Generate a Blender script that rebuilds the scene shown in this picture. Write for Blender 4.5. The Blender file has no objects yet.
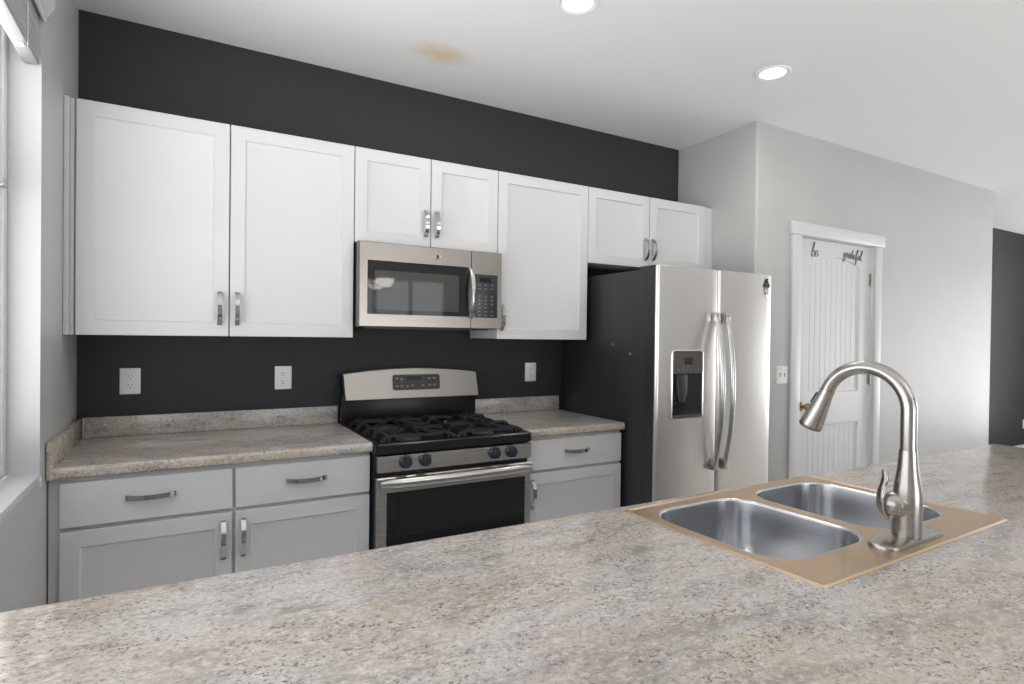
import bpy, bmesh, math, random
from mathutils import Vector, Matrix
random.seed(7)
PI = math.pi
sc = bpy.context.scene
COL = sc.collection

# ------------------------------------------------------------------ camera
cam_d = bpy.data.cameras.new('camera')
cam = bpy.data.objects.new('camera', cam_d)
COL.objects.link(cam)
sc.camera = cam
CAM = Vector((0.3894, -3.0718, 1.3894))
yaw, pitch, roll = math.radians(-29.697), math.radians(-0.547), math.radians(0.72)
FPX = 579.16
fw = Vector((-math.sin(yaw)*math.cos(pitch), math.cos(yaw)*math.cos(pitch), math.sin(pitch)))
rt = Vector((math.cos(yaw), math.sin(yaw), 0)); up = rt.cross(fw)
xr = rt*math.cos(roll) + up*math.sin(roll)
yu = -rt*math.sin(roll) + up*math.cos(roll)
M = Matrix((xr, yu, -fw)).transposed().to_4x4()
M.translation = CAM
cam.matrix_world = M
cam_d.sensor_fit = 'HORIZONTAL'; cam_d.sensor_width = 36.0
cam_d.lens = FPX/1024*36.0
cam_d.clip_start = 0.02; cam_d.clip_end = 100

# ------------------------------------------------------------------ world, light, exposure
w = bpy.data.worlds.new('daylight'); sc.world = w; w.use_nodes = True
bg = w.node_tree.nodes['Background']
# dim sky above; brighter lower half added to lift the ceiling
_n = w.node_tree.nodes; _tc = _n.new('ShaderNodeTexCoord'); _sx = _n.new('ShaderNodeSeparateXYZ'); _cr = _n.new('ShaderNodeValToRGB')
w.node_tree.links.new(_tc.outputs['Generated'], _sx.inputs[0])
_mr = _n.new('ShaderNodeMapRange'); _mr.inputs['From Min'].default_value = -1.0
w.node_tree.links.new(_sx.outputs['Z'], _mr.inputs['Value']); w.node_tree.links.new(_mr.outputs['Result'], _cr.inputs['Fac'])
_e = _cr.color_ramp.elements
_e[0].position = 0.485; _e[0].color = (0.985, 0.99, 1.0, 1); _e[1].position = 0.515; _e[1].color = (0.27, 0.28, 0.29, 1)
w.node_tree.links.new(_cr.outputs['Color'], bg.inputs['Color']); bg.inputs['Strength'].default_value = 8.4
vs = sc.view_settings
vs.view_transform = 'Standard'; vs.look = 'None'; vs.gamma = 1.0; vs.use_curve_mapping = False
vs.exposure = -0.05
sc.cycles.max_bounces = 10; sc.cycles.diffuse_bounces = 6; sc.cycles.glossy_bounces = 5
sc.cycles.transparent_max_bounces = 8; sc.cycles.caustics_reflective = False; sc.cycles.caustics_refractive = False
sc.cycles.sample_clamp_indirect = 4.0; sc.cycles.use_denoising = True

def portal(name, loc, rot, sx, sy):
    d = bpy.data.lights.new(name, 'AREA'); d.shape = 'RECTANGLE'; d.size = sx; d.size_y = sy
    d.cycles.is_portal = True
    o = bpy.data.objects.new(name, d); COL.objects.link(o); o.location = loc; o.rotation_euler = rot
    return o
def lamp(name, loc, rot, energy, size, color, kind='AREA', spot=2.4):
    d = bpy.data.lights.new(name, kind); d.energy = energy; d.color = color
    if kind == 'AREA': d.shape = 'DISK'; d.size = size
    else: d.shadow_soft_size = size
    if kind == 'SPOT': d.spot_size = spot; d.spot_blend = 0.8
    o = bpy.data.objects.new(name, d); COL.objects.link(o); o.location = loc; o.rotation_euler = rot
    return o
CEIL = 2.757
WIN1 = (-3.40, -0.735, 0.935, 2.475)          # left window  y0 y1 z0 z1
WIN2 = (1.80, 4.20, 0.05, 2.30)               # unseen glazed doors behind the camera, added and sized for light  x0 x1 z0 z1
WIN3 = (-4.6, -0.70, 0.10, 2.40)               # unseen far end window, added to light the far wall  y0 y1 z0 z1
YF, XE = -6.60, 10.30
portal('window_portal', (-0.10, (WIN1[0]+WIN1[1])/2, (WIN1[2]+WIN1[3])/2), (0, -PI/2, 0), WIN1[3]-WIN1[2], WIN1[1]-WIN1[0])
portal('unseen_doors_portal', ((WIN2[0]+WIN2[1])/2, YF-0.10, (WIN2[2]+WIN2[3])/2), (PI/2, 0, 0), WIN2[1]-WIN2[0], WIN2[3]-WIN2[2])
portal('end_portal', (XE+0.10, (WIN3[0]+WIN3[1])/2, (WIN3[2]+WIN3[3])/2), (0, PI/2, 0), WIN3[3]-WIN3[2], WIN3[1]-WIN3[0])

# ------------------------------------------------------------------ material helpers
def new_mat(name, color=(0.8, 0.8, 0.8), rough=0.5, metal=0.0, spec=0.5, coat=0.0):
    m = bpy.data.materials.new(name); m.use_nodes = True
    b = m.node_tree.nodes['Principled BSDF']
    b.inputs['Base Color'].default_value = (*color, 1); b.inputs['Roughness'].default_value = rough
    b.inputs['Metallic'].default_value = metal; b.inputs['Specular IOR Level'].default_value = spec
    b.inputs['Coat Weight'].default_value = coat
    return m
def N(m, t, **kw):
    n = m.node_tree.nodes.new(t)
    for k, v in kw.items():
        if k in n.inputs: n.inputs[k].default_value = v
        else: setattr(n, k, v)
    return n
def L(m, a, b): m.node_tree.links.new(a, b)
def coords(m, scale=(1, 1, 1), rot=(0, 0, 0)):
    t = N(m, 'ShaderNodeTexCoord'); mp = N(m, 'ShaderNodeMapping')
    mp.inputs['Scale'].default_value = scale; mp.inputs['Rotation'].default_value = rot
    L(m, t.outputs['Object'], mp.inputs['Vector']); return mp.outputs['Vector']
def noise(m, vec, scale, detail=4, rough=0.5):
    n = N(m, 'ShaderNodeTexNoise'); n.inputs['Scale'].default_value = scale
    n.inputs['Detail'].default_value = detail; n.inputs['Roughness'].default_value = rough
    L(m, vec, n.inputs['Vector']); return n.outputs['Fac']
def ramp(m, fac, stops):
    r = N(m, 'ShaderNodeValToRGB'); e = r.color_ramp.elements
    while len(e) < len(stops): e.new(0.5)
    for i, (p, c) in enumerate(stops):
        e[i].position = p; e[i].color = (*c, 1) if len(c) == 3 else c
    L(m, fac, r.inputs['Fac']); return r.outputs['Color']
def mix(m, fac, a, b, mode='MIX'):
    n = N(m, 'ShaderNodeMix', data_type='RGBA', blend_type=mode)
    if isinstance(fac, float): n.inputs[0].default_value = fac
    else: L(m, fac, n.inputs[0])
    for i, v in ((6, a), (7, b)):
        if isinstance(v, tuple): n.inputs[i].default_value = (*v, 1)
        else: L(m, v, n.inputs[i])
    return n.outputs[2]
def bsdf(m): return m.node_tree.nodes['Principled BSDF']
def bump(m, fac, strength, dist=0.002):
    b = N(m, 'ShaderNodeBump'); b.inputs['Strength'].default_value = strength; b.inputs['Distance'].default_value = dist
    L(m, fac, b.inputs['Height']); L(m, b.outputs['Normal'], bsdf(m).inputs['Normal'])

def wall_mat(name, color, rough, bscale=90, bstr=0.12, spec=0.4):
    m = new_mat(name, color, rough, spec=spec)
    v = coords(m); f = noise(m, v, bscale, 3, 0.6); bump(m, f, bstr, 0.0015)
    g = noise(m, v, 2.2, 5, 0.6)
    c = mix(m, ramp(m, g, [(0.35, (0, 0, 0)), (0.7, (1, 1, 1))]), tuple(x*0.96 for x in color), tuple(min(1, x*1.03) for x in color))
    L(m, c, bsdf(m).inputs['Base Color'])
    r = N(m, 'ShaderNodeMapRange'); L(m, g, r.inputs['Value'])
    r.inputs['To Min'].default_value = rough-0.06; r.inputs['To Max'].default_value = rough+0.06
    L(m, r.outputs['Result'], bsdf(m).inputs['Roughness'])
    return m
MAT = {}
MAT['grey_wall'] = wall_mat('grey_wall_paint', (0.49, 0.487, 0.48), 0.42)
MAT['dark_wall'] = wall_mat('charcoal_wall_paint', (0.038, 0.038, 0.038), 0.52, spec=0.20)
MAT['white_trim'] = new_mat('white_trim_paint', (0.66, 0.66, 0.66), 0.35)
MAT['cabinet'] = new_mat('white_cabinet_lacquer', (0.585, 0.585, 0.59), 0.38, spec=0.4)
MAT['cabinet_in'] = new_mat('cabinet_inner_board', (0.62, 0.62, 0.62), 0.5)  # even light grey for inner cabinet boards
MAT['can_trim'] = new_mat('white_light_trim', (0.88, 0.88, 0.88), 0.4)
MAT['plastic'] = new_mat('white_plastic', (0.80, 0.80, 0.78), 0.35)
MAT['slot'] = new_mat('dark_slot', (0.02, 0.02, 0.02), 0.6)
MAT['blind'] = new_mat('white_blind', (0.56, 0.56, 0.555), 0.45)

m = MAT['ceiling'] = new_mat('ceiling_paint', (0.90, 0.90, 0.90), 0.6, spec=0.25)
v = coords(m); f = noise(m, v, 22, 4, 0.55)
bump(m, ramp(m, f, [(0.45, (0, 0, 0)), (0.56, (1, 1, 1))]), 0.12, 0.0015)
# the water stain: an irregular tan patch
t = N(m, 'ShaderNodeTexCoord'); mp = N(m, 'ShaderNodeMapping', vector_type='POINT')
mp.inputs['Location'].default_value = (-1.478, 0.437, -CEIL); L(m, t.outputs['Object'], mp.inputs['Vector'])
mp2 = N(m, 'ShaderNodeMapping'); mp2.inputs['Rotation'].default_value = (0, 0, math.radians(35)); mp2.inputs['Scale'].default_value = (6.2, 9.0, 1)
L(m, mp.outputs['Vector'], mp2.inputs['Vector'])
ln = N(m, 'ShaderNodeVectorMath', operation='LENGTH'); L(m, mp2.outputs['Vector'], ln.inputs[0])
nz = noise(m, mp2.outputs['Vector'], 1.6, 5, 0.6)
ad = N(m, 'ShaderNodeMath', operation='ADD'); L(m, ln.outputs['Value'], ad.inputs[0]); L(m, nz, ad.inputs[1])
fac = ramp(m, ad.outputs[0], [(0.42, (0.62,)*3), (0.70, (0.30,)*3), (1.0, (0, 0, 0))])
ad2 = N(m, 'ShaderNodeMath', operation='MULTIPLY'); L(m, ad.outputs[0], ad2.inputs[0]); ad2.inputs[1].default_value = 0.62
m.node_tree.links.new(ad2.outputs[0], fac.node.inputs['Fac'])
L(m, mix(m, fac, (0.90, 0.90, 0.90), (0.72, 0.52, 0.22)), bsdf(m).inputs['Base Color'])

m = MAT['floor'] = new_mat('wood_floor', (0.4, 0.3, 0.2), 0.4)
v = coords(m, (1, 8, 1)); f = noise(m, v, 3, 6, 0.6)
L(m, ramp(m, f, [(0.3, (0.68, 0.655, 0.62)), (0.7, (0.78, 0.755, 0.725))]), bsdf(m).inputs['Base Color'])

def granite(name):
    m = new_mat(name, (0.5, 0.47, 0.43), 0.12, spec=0.5)
    b = bsdf(m)
    vs_ = coords(m, (1.0, 2.4, 2.4), (0, 0, math.radians(14)))
    v1 = coords(m); v2 = coords(m, (0.95, 1.3, 1.3), (0, 0, math.radians(14)))
    # clouds of cream, tan, pale grey and mauve grey
    base = ramp(m, noise(m, vs_, 1.9, 5, 0.62), [(0.33, (0.46, 0.385, 0.315)), (0.46, (0.49, 0.435, 0.38)), (0.56, (0.485, 0.465, 0.45)), (0.68, (0.46, 0.395, 0.37))])
    # soft grey drifts
    vm = ramp(m, noise(m, vs_, 6.0, 9, 0.76), [(0.48, (0, 0, 0)), (0.68, (0.95, 0.95, 0.95))])
    c = mix(m, vm, base, (0.23, 0.205, 0.19))
    # pale grains and brown grey grains
    pm = ramp(m, noise(m, v2, 62, 5, 0.75), [(0.50, (0, 0, 0)), (0.64, (0.75, 0.75, 0.75))])
    c = mix(m, pm, c, (0.63, 0.605, 0.565))
    gm = ramp(m, noise(m, v2, 95, 4, 0.8), [(0.52, (0, 0, 0)), (0.66, (0.75, 0.75, 0.75))])
    c = mix(m, gm, c, (0.24, 0.205, 0.18))
    # dark grains gathered in clusters
    cl = ramp(m, noise(m, vs_, 8, 6, 0.7), [(0.43, (0, 0, 0)), (0.58, (1, 1, 1))])
    dk = ramp(m, noise(m, v2, 130, 3, 0.7), [(0.55, (0, 0, 0)), (0.61, (0.85, 0.85, 0.85))])
    q = mix(m, 1.0, cl, dk, 'MULTIPLY')
    c = mix(m, q, c, (0.09, 0.078, 0.07))
    L(m, c, b.inputs['Base Color'])
    return m
MAT['granite'] = granite('speckled_granite_laminate')

def steel(name, color, rough, axis, amount=0.03):
    m = new_mat(name, color, rough, metal=1.0)
    s = {'x': (2, 420, 420), 'y': (420, 2, 420), 'z': (420, 420, 2)}[axis]
    f = noise(m, coords(m, s), 2.0, 3, 0.6)
    r = N(m, 'ShaderNodeMapRange'); L(m, f, r.inputs['Value'])
    r.inputs['To Min'].default_value = max(0.05, rough-amount); r.inputs['To Max'].default_value = rough+amount
    L(m, r.outputs['Result'], bsdf(m).inputs['Roughness'])
    bsdf(m).inputs['Anisotropic'].default_value = 0.0
    return m
MAT['steel'] = steel('brushed_steel_horizontal', (0.56, 0.53, 0.50), 0.27, 'x')
MAT['steel_m'] = steel('brushed_steel_darkened', (0.29, 0.27, 0.25), 0.30, 'x')  # darker copy of the steel, offsets bright window reflections through its colour
MAT['handle_steel'] = new_mat('satin_handle_steel', (0.52, 0.51, 0.50), 0.24, metal=1.0)
MAT['rail'] = new_mat('shaded_blind_rail', (0.36, 0.36, 0.36), 0.45)  # darker copy of the blind white, underside shade put into the colour
MAT['steel_v'] = steel('brushed_steel_vertical', (0.76, 0.735, 0.71), 0.29, 'z')
MAT['nickel'] = steel('brushed_nickel', (0.43, 0.412, 0.39), 0.26, 'z', 0.02)
MAT['sink_rim'] = steel('reflection_tan_sink_rim', (0.60, 0.45, 0.31), 0.34, 'x', 0.02)  # tan base colour, partly standing in for a warm reflection on the rim
MAT['sink_bowl'] = new_mat('sink_bowl_steel', (0.62, 0.63, 0.65), 0.21, metal=1.0)
MAT['pull'] = new_mat('polished_nickel_pull', (0.55, 0.54, 0.53), 0.10, metal=1.0)
MAT['brass'] = new_mat('aged_bronze', (0.36, 0.25, 0.14), 0.22, metal=1.0)
MAT['hinge'] = new_mat('satin_hinge', (0.45, 0.44, 0.42), 0.3, metal=1.0)
MAT['black_enamel'] = new_mat('black_enamel', (0.012, 0.012, 0.013), 0.26, spec=0.35)
MAT['black_glass'] = new_mat('black_oven_glass', (0.010, 0.010, 0.011), 0.04, spec=0.6)
MAT['iron'] = new_mat('cast_iron', (0.018, 0.018, 0.020), 0.42, spec=0.5)
MAT['black_plastic'] = new_mat('black_plastic', (0.02, 0.021, 0.024), 0.35)
MAT['blue_black'] = new_mat('blue_black_knob', (0.025, 0.030, 0.042), 0.22)
MAT['fridge_side'] = new_mat('charcoal_fridge_side', (0.027, 0.028, 0.033), 0.40)
m = MAT['fridge_side']; bump(m, noise(m, coords(m), 260, 2, 0.5), 0.25, 0.0008)
MAT['fridge_edge'] = new_mat('grey_door_edge', (0.42, 0.43, 0.45), 0.30, metal=0.6)
MAT['legend'] = new_mat('grey_legend_ink', (0.17, 0.17, 0.18), 0.5)
MAT['screen'] = new_mat('micro_screen', (0.055, 0.055, 0.050), 0.03, spec=0.6)
MAT['decal'] = new_mat('dark_silver_decal', (0.20, 0.20, 0.20), 0.35, metal=0.3)
MAT['dispenser_grey'] = new_mat('dispenser_grey', (0.10, 0.09, 0.08), 0.35, metal=0.4)
m = MAT['lcd'] = new_mat('amber_display', (0.02, 0.015, 0.01), 0.1)
bsdf(m).inputs['Emission Color'].default_value = (0.9, 0.35, 0.12, 1); bsdf(m).inputs['Emission Strength'].default_value = 0.012
m = MAT['clock'] = new_mat('green_clock', (0.01, 0.02, 0.008), 0.1)
bsdf(m).inputs['Emission Color'].default_value = (0.30, 0.55, 0.10, 1); bsdf(m).inputs['Emission Strength'].default_value = 0.012
m = MAT['bulb'] = new_mat('lit_diffuser', (1, 1, 1), 0.5)
bsdf(m).inputs['Emission Color'].default_value = (1.0, 0.97, 0.92, 1); bsdf(m).inputs['Emission Strength'].default_value = 5.0
m = MAT['shade'] = new_mat('lit_glass_bowl', (0.9, 0.9, 0.88), 0.3)
bsdf(m).inputs['Emission Color'].default_value = (1.0, 0.96, 0.91, 1); bsdf(m).inputs['Emission Strength'].default_value = 9.0
m = MAT['pane'] = bpy.data.materials.new('window_pane'); m.use_nodes = True
nt = m.node_tree; nt.nodes.clear()
o_ = nt.nodes.new('ShaderNodeOutputMaterial'); mx = nt.nodes.new('ShaderNodeMixShader'); tr = nt.nodes.new('ShaderNodeBsdfTransparent')
gl = nt.nodes.new('ShaderNodeBsdfGlossy'); gl.inputs['Roughness'].default_value = 0.02; mx.inputs[0].default_value = 0.06
nt.links.new(tr.outputs[0], mx.inputs[1]); nt.links.new(gl.outputs[0], mx.inputs[2]); nt.links.new(mx.outputs[0], o_.inputs[0])

# ------------------------------------------------------------------ mesh helpers
def bm_(): return bmesh.new()
def loft(bm, rings, cap0=True, cap1=True, closed=True):
    vr = [[bm.verts.new(p) for p in r] for r in rings]
    for a, b in zip(vr, vr[1:]):
        n = len(a)
        for i in range(n if closed else n-1):
            j = (i+1) % n
            try: bm.faces.new((a[i], a[j], b[j], b[i]))
            except ValueError: pass
    if cap0: bm.faces.new(list(reversed(vr[0])))
    if cap1: bm.faces.new(vr[-1])
    return vr
def box(bm, x0, x1, y0, y1, z0, z1, bev=0.0, seg=2):
    r = bmesh.ops.create_cube(bm, size=1.0)
    vs_ = r['verts']
    for v in vs_:
        v.co = Vector(((x0+x1)/2 + v.co.x*(x1-x0), (y0+y1)/2 + v.co.y*(y1-y0), (z0+z1)/2 + v.co.z*(z1-z0)))
    if bev > 0:
        es = list({e for v in vs_ for e in v.link_edges})
        bmesh.ops.bevel(bm, geom=es, offset=bev, segments=seg, affect='EDGES', profile=0.5)
    return bm
def lathe(bm, prof, origin=(0, 0, 0), axis=(0, 0, 1), n=32, cap0=True, cap1=True):
    ax = Vector(axis).normalized(); q = Vector((0, 0, 1)).rotation_difference(ax); o = Vector(origin)
    rings = []
    for r, t in prof:
        rings.append([o + q @ Vector((max(r, 1e-5)*math.cos(2*PI*i/n), max(r, 1e-5)*math.sin(2*PI*i/n), t)) for i in range(n)])
    loft(bm, rings, cap0, cap1)
def sweep(bm, path, prof, upv=(0, 0, 1), scale=None):
    path = [Vector(p) for p in path]; U0 = Vector(upv); rings = []
    for i, p in enumerate(path):
        T = (path[min(i+1, len(path)-1)] - path[max(i-1, 0)]).normalized()
        S = T.cross(U0).normalized(); U = S.cross(T)
        s = scale[i] if scale else (1, 1)
        if not isinstance(s, tuple): s = (s, s)
        rings.append([p + S*(a*s[0]) + U*(b*s[1]) for a, b in prof])
    loft(bm, rings)
def circ(r, n=12): return [(r*math.cos(2*PI*i/n), r*math.sin(2*PI*i/n)) for i in range(n)]
def rectp(a, b): return [(-a/2, -b/2), (a/2, -b/2), (a/2, b/2), (-a/2, b/2)]
def rrect(x0, x1, y0, y1, r, k=6):
    pts = []
    for cx, cy, a0 in ((x1-r, y1-r, 0), (x0+r, y1-r, 90), (x0+r, y0+r, 180), (x1-r, y0+r, 270)):
        for i in range(k+1):
            a = math.radians(a0 + 90*i/k); pts.append((cx+r*math.cos(a), cy+r*math.sin(a)))
    return pts
def catmull(pts, k=8):
    P = [Vector(p) for p in pts]; out = []
    for i in range(len(P)-1):
        p0, p1, p2, p3 = P[max(i-1, 0)], P[i], P[i+1], P[min(i+2, len(P)-1)]
        for j in range(k):
            t = j/k
            out.append(0.5*((2*p1) + (p2-p0)*t + (2*p0-5*p1+4*p2-p3)*t*t + (-p0+3*p1-3*p2+p3)*t**3))
    out.append(P[-1]); return out
def prism(bm, poly, axis, a, b):
    """poly of 2D points extruded along axis ('x': poly=(y,z), 'y': poly=(x,z), 'z': poly=(x,y))"""
    f = {'x': lambda p, t: (t, p[0], p[1]), 'y': lambda p, t: (p[0], t, p[1]), 'z': lambda p, t: (p[0], p[1], t)}[axis]
    loft(bm, [[f(p, a) for p in poly], [f(p, b) for p in poly]])

def thing(name, label, cat, loc=(0, 0, 0), rotz=0.0, group=None):
    o = bpy.data.objects.new(name, None); COL.objects.link(o)
    o.location = loc; o.rotation_euler = (0, 0, rotz); o.empty_display_size = 0.05
    o['label'] = label; o['category'] = cat
    if group: o['group'] = group
    return o
def tag(o, label, cat, group=None):
    o['label'] = label; o['category'] = cat
    if group: o['group'] = group
    return o
def obj(name, bm, mat, parent=None, world=True, label=None, smooth=35, recalc=True):
    root = parent
    while root is not None and root.parent is not None: root = root.parent
    if world and root is not None:
        mi = (Matrix.Translation(root.location) @ Matrix.Rotation(root.rotation_euler.z, 4, 'Z')).inverted()
        bmesh.ops.transform(bm, matrix=mi, verts=bm.verts)
    if recalc: bmesh.ops.recalc_face_normals(bm, faces=bm.faces)
    me = bpy.data.meshes.new(name); bm.to_mesh(me); bm.free()
    if smooth:
        for p in me.polygons: p.use_smooth = True
        me.set_sharp_from_angle(angle=math.radians(smooth))
    for mm in (mat if isinstance(mat, (list, tuple)) else [mat]): me.materials.append(mm)
    o = bpy.data.objects.new(name, me); COL.objects.link(o)
    if parent is not None: o.parent = parent
    if label: o['label'] = label
    return o
def struct(name, bm, mat, parent=None, **k):
    o = obj(name, bm, mat, parent, **k)
    if parent is None: o['kind'] = 'structure'
    return o
def copy_tree(o, parent=None):
    c = o.copy(); COL.objects.link(c)
    if parent is not None: c.parent = parent
    for ch in list(o.children): copy_tree(ch, c)
    return c

# ------------------------------------------------------------------ the setting
XW, YW, XP = 3.514, -0.667, 6.753
b = bm_(); box(b, -0.14, XE+0.12, YF-0.12, 0.24, -0.05, 0); struct('floor', b, MAT['floor'])
b = bm_(); box(b, -0.14, XE+0.12, YF-0.12, 0.24, CEIL, CEIL+0.08); struct('ceiling', b, MAT['ceiling'])
b = bm_(); box(b, -0.14, 3.60, 0.0, 0.12, 0, CEIL); struct('wall_back', b, MAT['dark_wall'])
# far dark wall past the pantry
b = bm_(); box(b, XP-0.12, XE+0.12, 0.10, 0.22, 0, CEIL); struct('wall_far', b, MAT['dark_wall'])
b = bm_(); box(b, XP+0.001, XE, 0.082, 0.10, 0, 0.095, 0.004); struct('baseboard_far', b, MAT['white_trim'])
# left wall with the window opening
b = bm_()
y0, y1, z0, z1 = WIN1
box(b, -0.14, 0, y1, 0, 0, CEIL); box(b, -0.14, 0, y0, y1, 0, z0-0.028); box(b, -0.14, 0, y0, y1, z1, CEIL); box(b, -0.14, 0, YF, y0, 0, CEIL)
struct('wall_left', b, MAT['grey_wall'])
# pantry wall: return beside the refrigerator, rounded corner, door opening
DX0, DX1, DZ = 3.955, 4.840, 2.085
b = bm_()
R_ = 0.018
prof = [(XW, -0.001), (XW, YW+R_)] + [(XW+R_-R_*math.cos(a*PI/12), YW+R_-R_*math.sin(a*PI/12)) for a in range(1, 6)] + [(XW+R_, YW), (DX0, YW), (DX0, -0.001)]
prism(b, prof, 'z', 0, CEIL)
box(b, DX0, DX1, YW, -0.001, DZ, CEIL)
prof = [(DX1, -0.001), (DX1, YW), (XP-R_, YW)] + [(XP-R_+R_*math.sin(a*PI/12), YW+R_-R_*math.cos(a*PI/12)) for a in range(1, 6)] + [(XP, YW+R_), (XP, 0.10), (XP-0.10, 0.10), (XP-0.10, -0.001)]
prism(b, prof, 'z', 0, CEIL)
struct('wall_right', b, MAT['grey_wall'])
# wall behind the camera with unseen glazed doors added for light, and the far end wall with an added window
b = bm_()
x0, x1, z0, z1 = WIN2
box(b, -0.14, x0, YF-0.12, YF, 0, CEIL); box(b, x1, XE+0.12, YF-0.12, YF, 0, CEIL)
box(b, x0, x1, YF-0.12, YF, z1, CEIL); box(b, x0, x1, YF-0.12, YF, 0, z0); struct('wall_front', b, MAT['grey_wall'])
b = bm_()
y0, y1, z0, z1 = WIN3
box(b, XE, XE+0.12, YF, y0, 0, CEIL); box(b, XE, XE+0.12, y1, 0.10, 0, CEIL)
box(b, XE, XE+0.12, y0, y1, z1, CEIL); box(b, XE, XE+0.12, y0, y1, 0, z0); struct('wall_end', b, MAT['grey_wall'])

# window_1 : left window, white vinyl frame in a plastered recess with a projecting stool
y0, y1, z0, z1 = WIN1
b = bm_()
fx0, fx1, ft = -0.128, -0.082, 0.045
box(b, fx0, fx1, y1-ft, y1, z0, z1, 0.003); box(b, fx0, fx1, y0, y0+ft, z0, z1, 0.003)
box(b, fx0, fx1, y0+ft, y1-ft, z0, z0+ft, 0.003); box(b, fx0, fx1, y0+ft, y1-ft, z1-ft, z1, 0.003)
w1 = struct('window_1', b, MAT['white_trim'])
b = bm_(); zm = (z0+z1)/2+0.12
s0, s1 = fx0+0.008, fx1-0.008
for za, zb in ((z0+ft, zm), (zm, z1-ft)):
    box(b, s0, s1, y1-ft-0.035, y1-ft, za, zb, 0.002); box(b, s0, s1, y0+ft, y0+ft+0.035, za, zb, 0.002)
    box(b, s0, s1, y0+ft+0.035, y1-ft-0.035, za, za+0.035, 0.002); box(b, s0, s1, y0+ft+0.035, y1-ft-0.035, zb-0.035, zb, 0.002)
struct('window_sash', b, MAT['white_trim'], w1)
b = bm_(); box(b, -0.107, -0.103, y0+ft, y1-ft, z0+ft, z1-ft); struct('window_pane', b, MAT['pane'], w1)
b = bm_(); box(b, -0.082, -0.066, y1-0.12, y1-0.07, zm-0.012, zm+0.012, 0.003); struct('window_latch', b, MAT['hinge'], w1)
# stool with rounded nose, running past the jamb corner as a small horn
b = bm_()
box(b, -0.082, 0.0025, y0-0.02, y1-0.0005, z0-0.0275, z0, 0.004)
box(b, -0.018, 0.0045, y1-0.014, y1+0.012, z0-0.047, z0-0.009, 0.006)
struct('trim_1', b, MAT['white_trim'])

# unseen_window_2 / unseen_window_3 : unseen glazing added for light, behind the camera and at the far end
x0, x1, z0, z1 = WIN2
b = bm_()
n = 4; t = 0.06
for i in range(n+1):
    xx = x0 + (x1-x0-t)*i/n; box(b, xx, xx+t, YF-0.09, YF-0.03, z0, z1, 0.004)
box(b, x0, x1, YF-0.09, YF-0.03, z1-t, z1, 0.004); box(b, x0, x1, YF-0.09, YF-0.03, z0, z0+t, 0.004)
w2 = struct('unseen_window_2', b, MAT['white_trim'])
b = bm_(); box(b, x0, x1, YF-0.062, YF-0.058, z0, z1); struct('window_pane', b, MAT['pane'], w2)
y0, y1, z0, z1 = WIN3
b = bm_()
for i in range(4):
    yy = y0 + (y1-y0-t)*i/3; box(b, XE+0.03, XE+0.09, yy, yy+t, z0, z1, 0.004)
box(b, XE+0.03, XE+0.09, y0, y1, z1-t, z1, 0.004); box(b, XE+0.03, XE+0.09, y0, y1, z0, z0+t, 0.004)
w3 = struct('unseen_window_3', b, MAT['white_trim'])
b = bm_(); box(b, XE+0.058, XE+0.062, y0, y1, z0, z1); struct('window_pane', b, MAT['pane'], w3)

# ------------------------------------------------------------------ pantry door
YD = YW + 0.022                                       # door face, set back in the jamb
b = bm_()
dx0, dx1, dz0, dz1 = DX0+0.004, DX1-0.004, 0.012, DZ-0.006
px0, px1 = dx0+0.135, dx1-0.135                       # panel opening
tz0, tzs, tzp = 1.020, 1.925, 1.985                   # top panel: bottom, arch spring, arch peak
bz0, bz1 = 0.21, 0.805
dth = 0.035
box(b, dx0, px0, YD, YD+dth, dz0, dz1); box(b, px1, dx1, YD, YD+dth, dz0, dz1)
box(b, px0, px1, YD, YD+dth, dz0, bz0); box(b, px0, px1, YD, YD+dth, bz1, tz0)
def arch(x0, x1, zs, zp, k=16):
    return [(x0+(x1-x0)*i/k, zs+(zp-zs)*math.sin(PI*i/k)**0.9) for i in range(k+1)]
top = arch(px0, px1, tzs, tzp)
for (xa, za), (xb, zb) in zip(top, top[1:]):
    prism(b, [(xa, za), (xb, zb), (xb, dz1), (xa, dz1)], 'y', YD, YD+dth)
door = struct('door_1', b, MAT['white_trim'])
def panel_ring(x0, x1, z0, zs, zp, ins, y):
    k = 16
    pts = [(x0+ins, z0+ins), (x1-ins, z0+ins)]
    top_ = arch(x0+ins, x1-ins, zs-ins if zp == zs else zs-ins*0.9, zp-ins, k) if zp != zs else [(x0+ins+(x1-x0-2*ins)*i/k, zs-ins) for i in range(k+1)]
    pts += list(reversed(top_))
    return [(p[0], y, p[1]) for p in pts]
for zb_, zs_, zp_ in ((tz0, tzs, tzp), (bz0, bz1, bz1)):
    b = bm_()
    loft(b, [panel_ring(px0, px1, zb_, zs_, zp_, i, YD+y) for i, y in ((-0.0005, 0.001), (0.006, 0.002), (0.010, 0.011), (0.024, 0.0115), (0.028, 0.0185), (0.040, 0.0185))], False, False)
    # beadboard: vertical grooves in the recessed field
    xs = px0+0.028; xe = px1-0.028; nb = 9; prof = []
    for i in range(nb):
        a = xs+(xe-xs)*i/nb; c = xs+(xe-xs)*(i+1)/nb
        prof += [(a, 0.0160), (a+0.005, 0.0120), (c-0.005, 0.0120)]
    prof.append((xe, 0.0160))
    ztop = [(p[0], p[1]) for p in prof]
    lo = [(p[0], YD+p[1], zb_+0.02) for p in prof]
    def zt(x):
        if zp_ == zs_: return zs_-0.02
        u = (x-px0)/(px1-px0); return zs_+(zp_-zs_)*math.sin(PI*min(max(u, 0), 1))**0.9-0.02
    hi = [(p[0], YD+p[1], zt(p[0])) for p in prof]
    loft(b, [lo, hi], False, False, closed=False)
    obj('door_panel', b, MAT['white_trim'], door, smooth=25)
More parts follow.
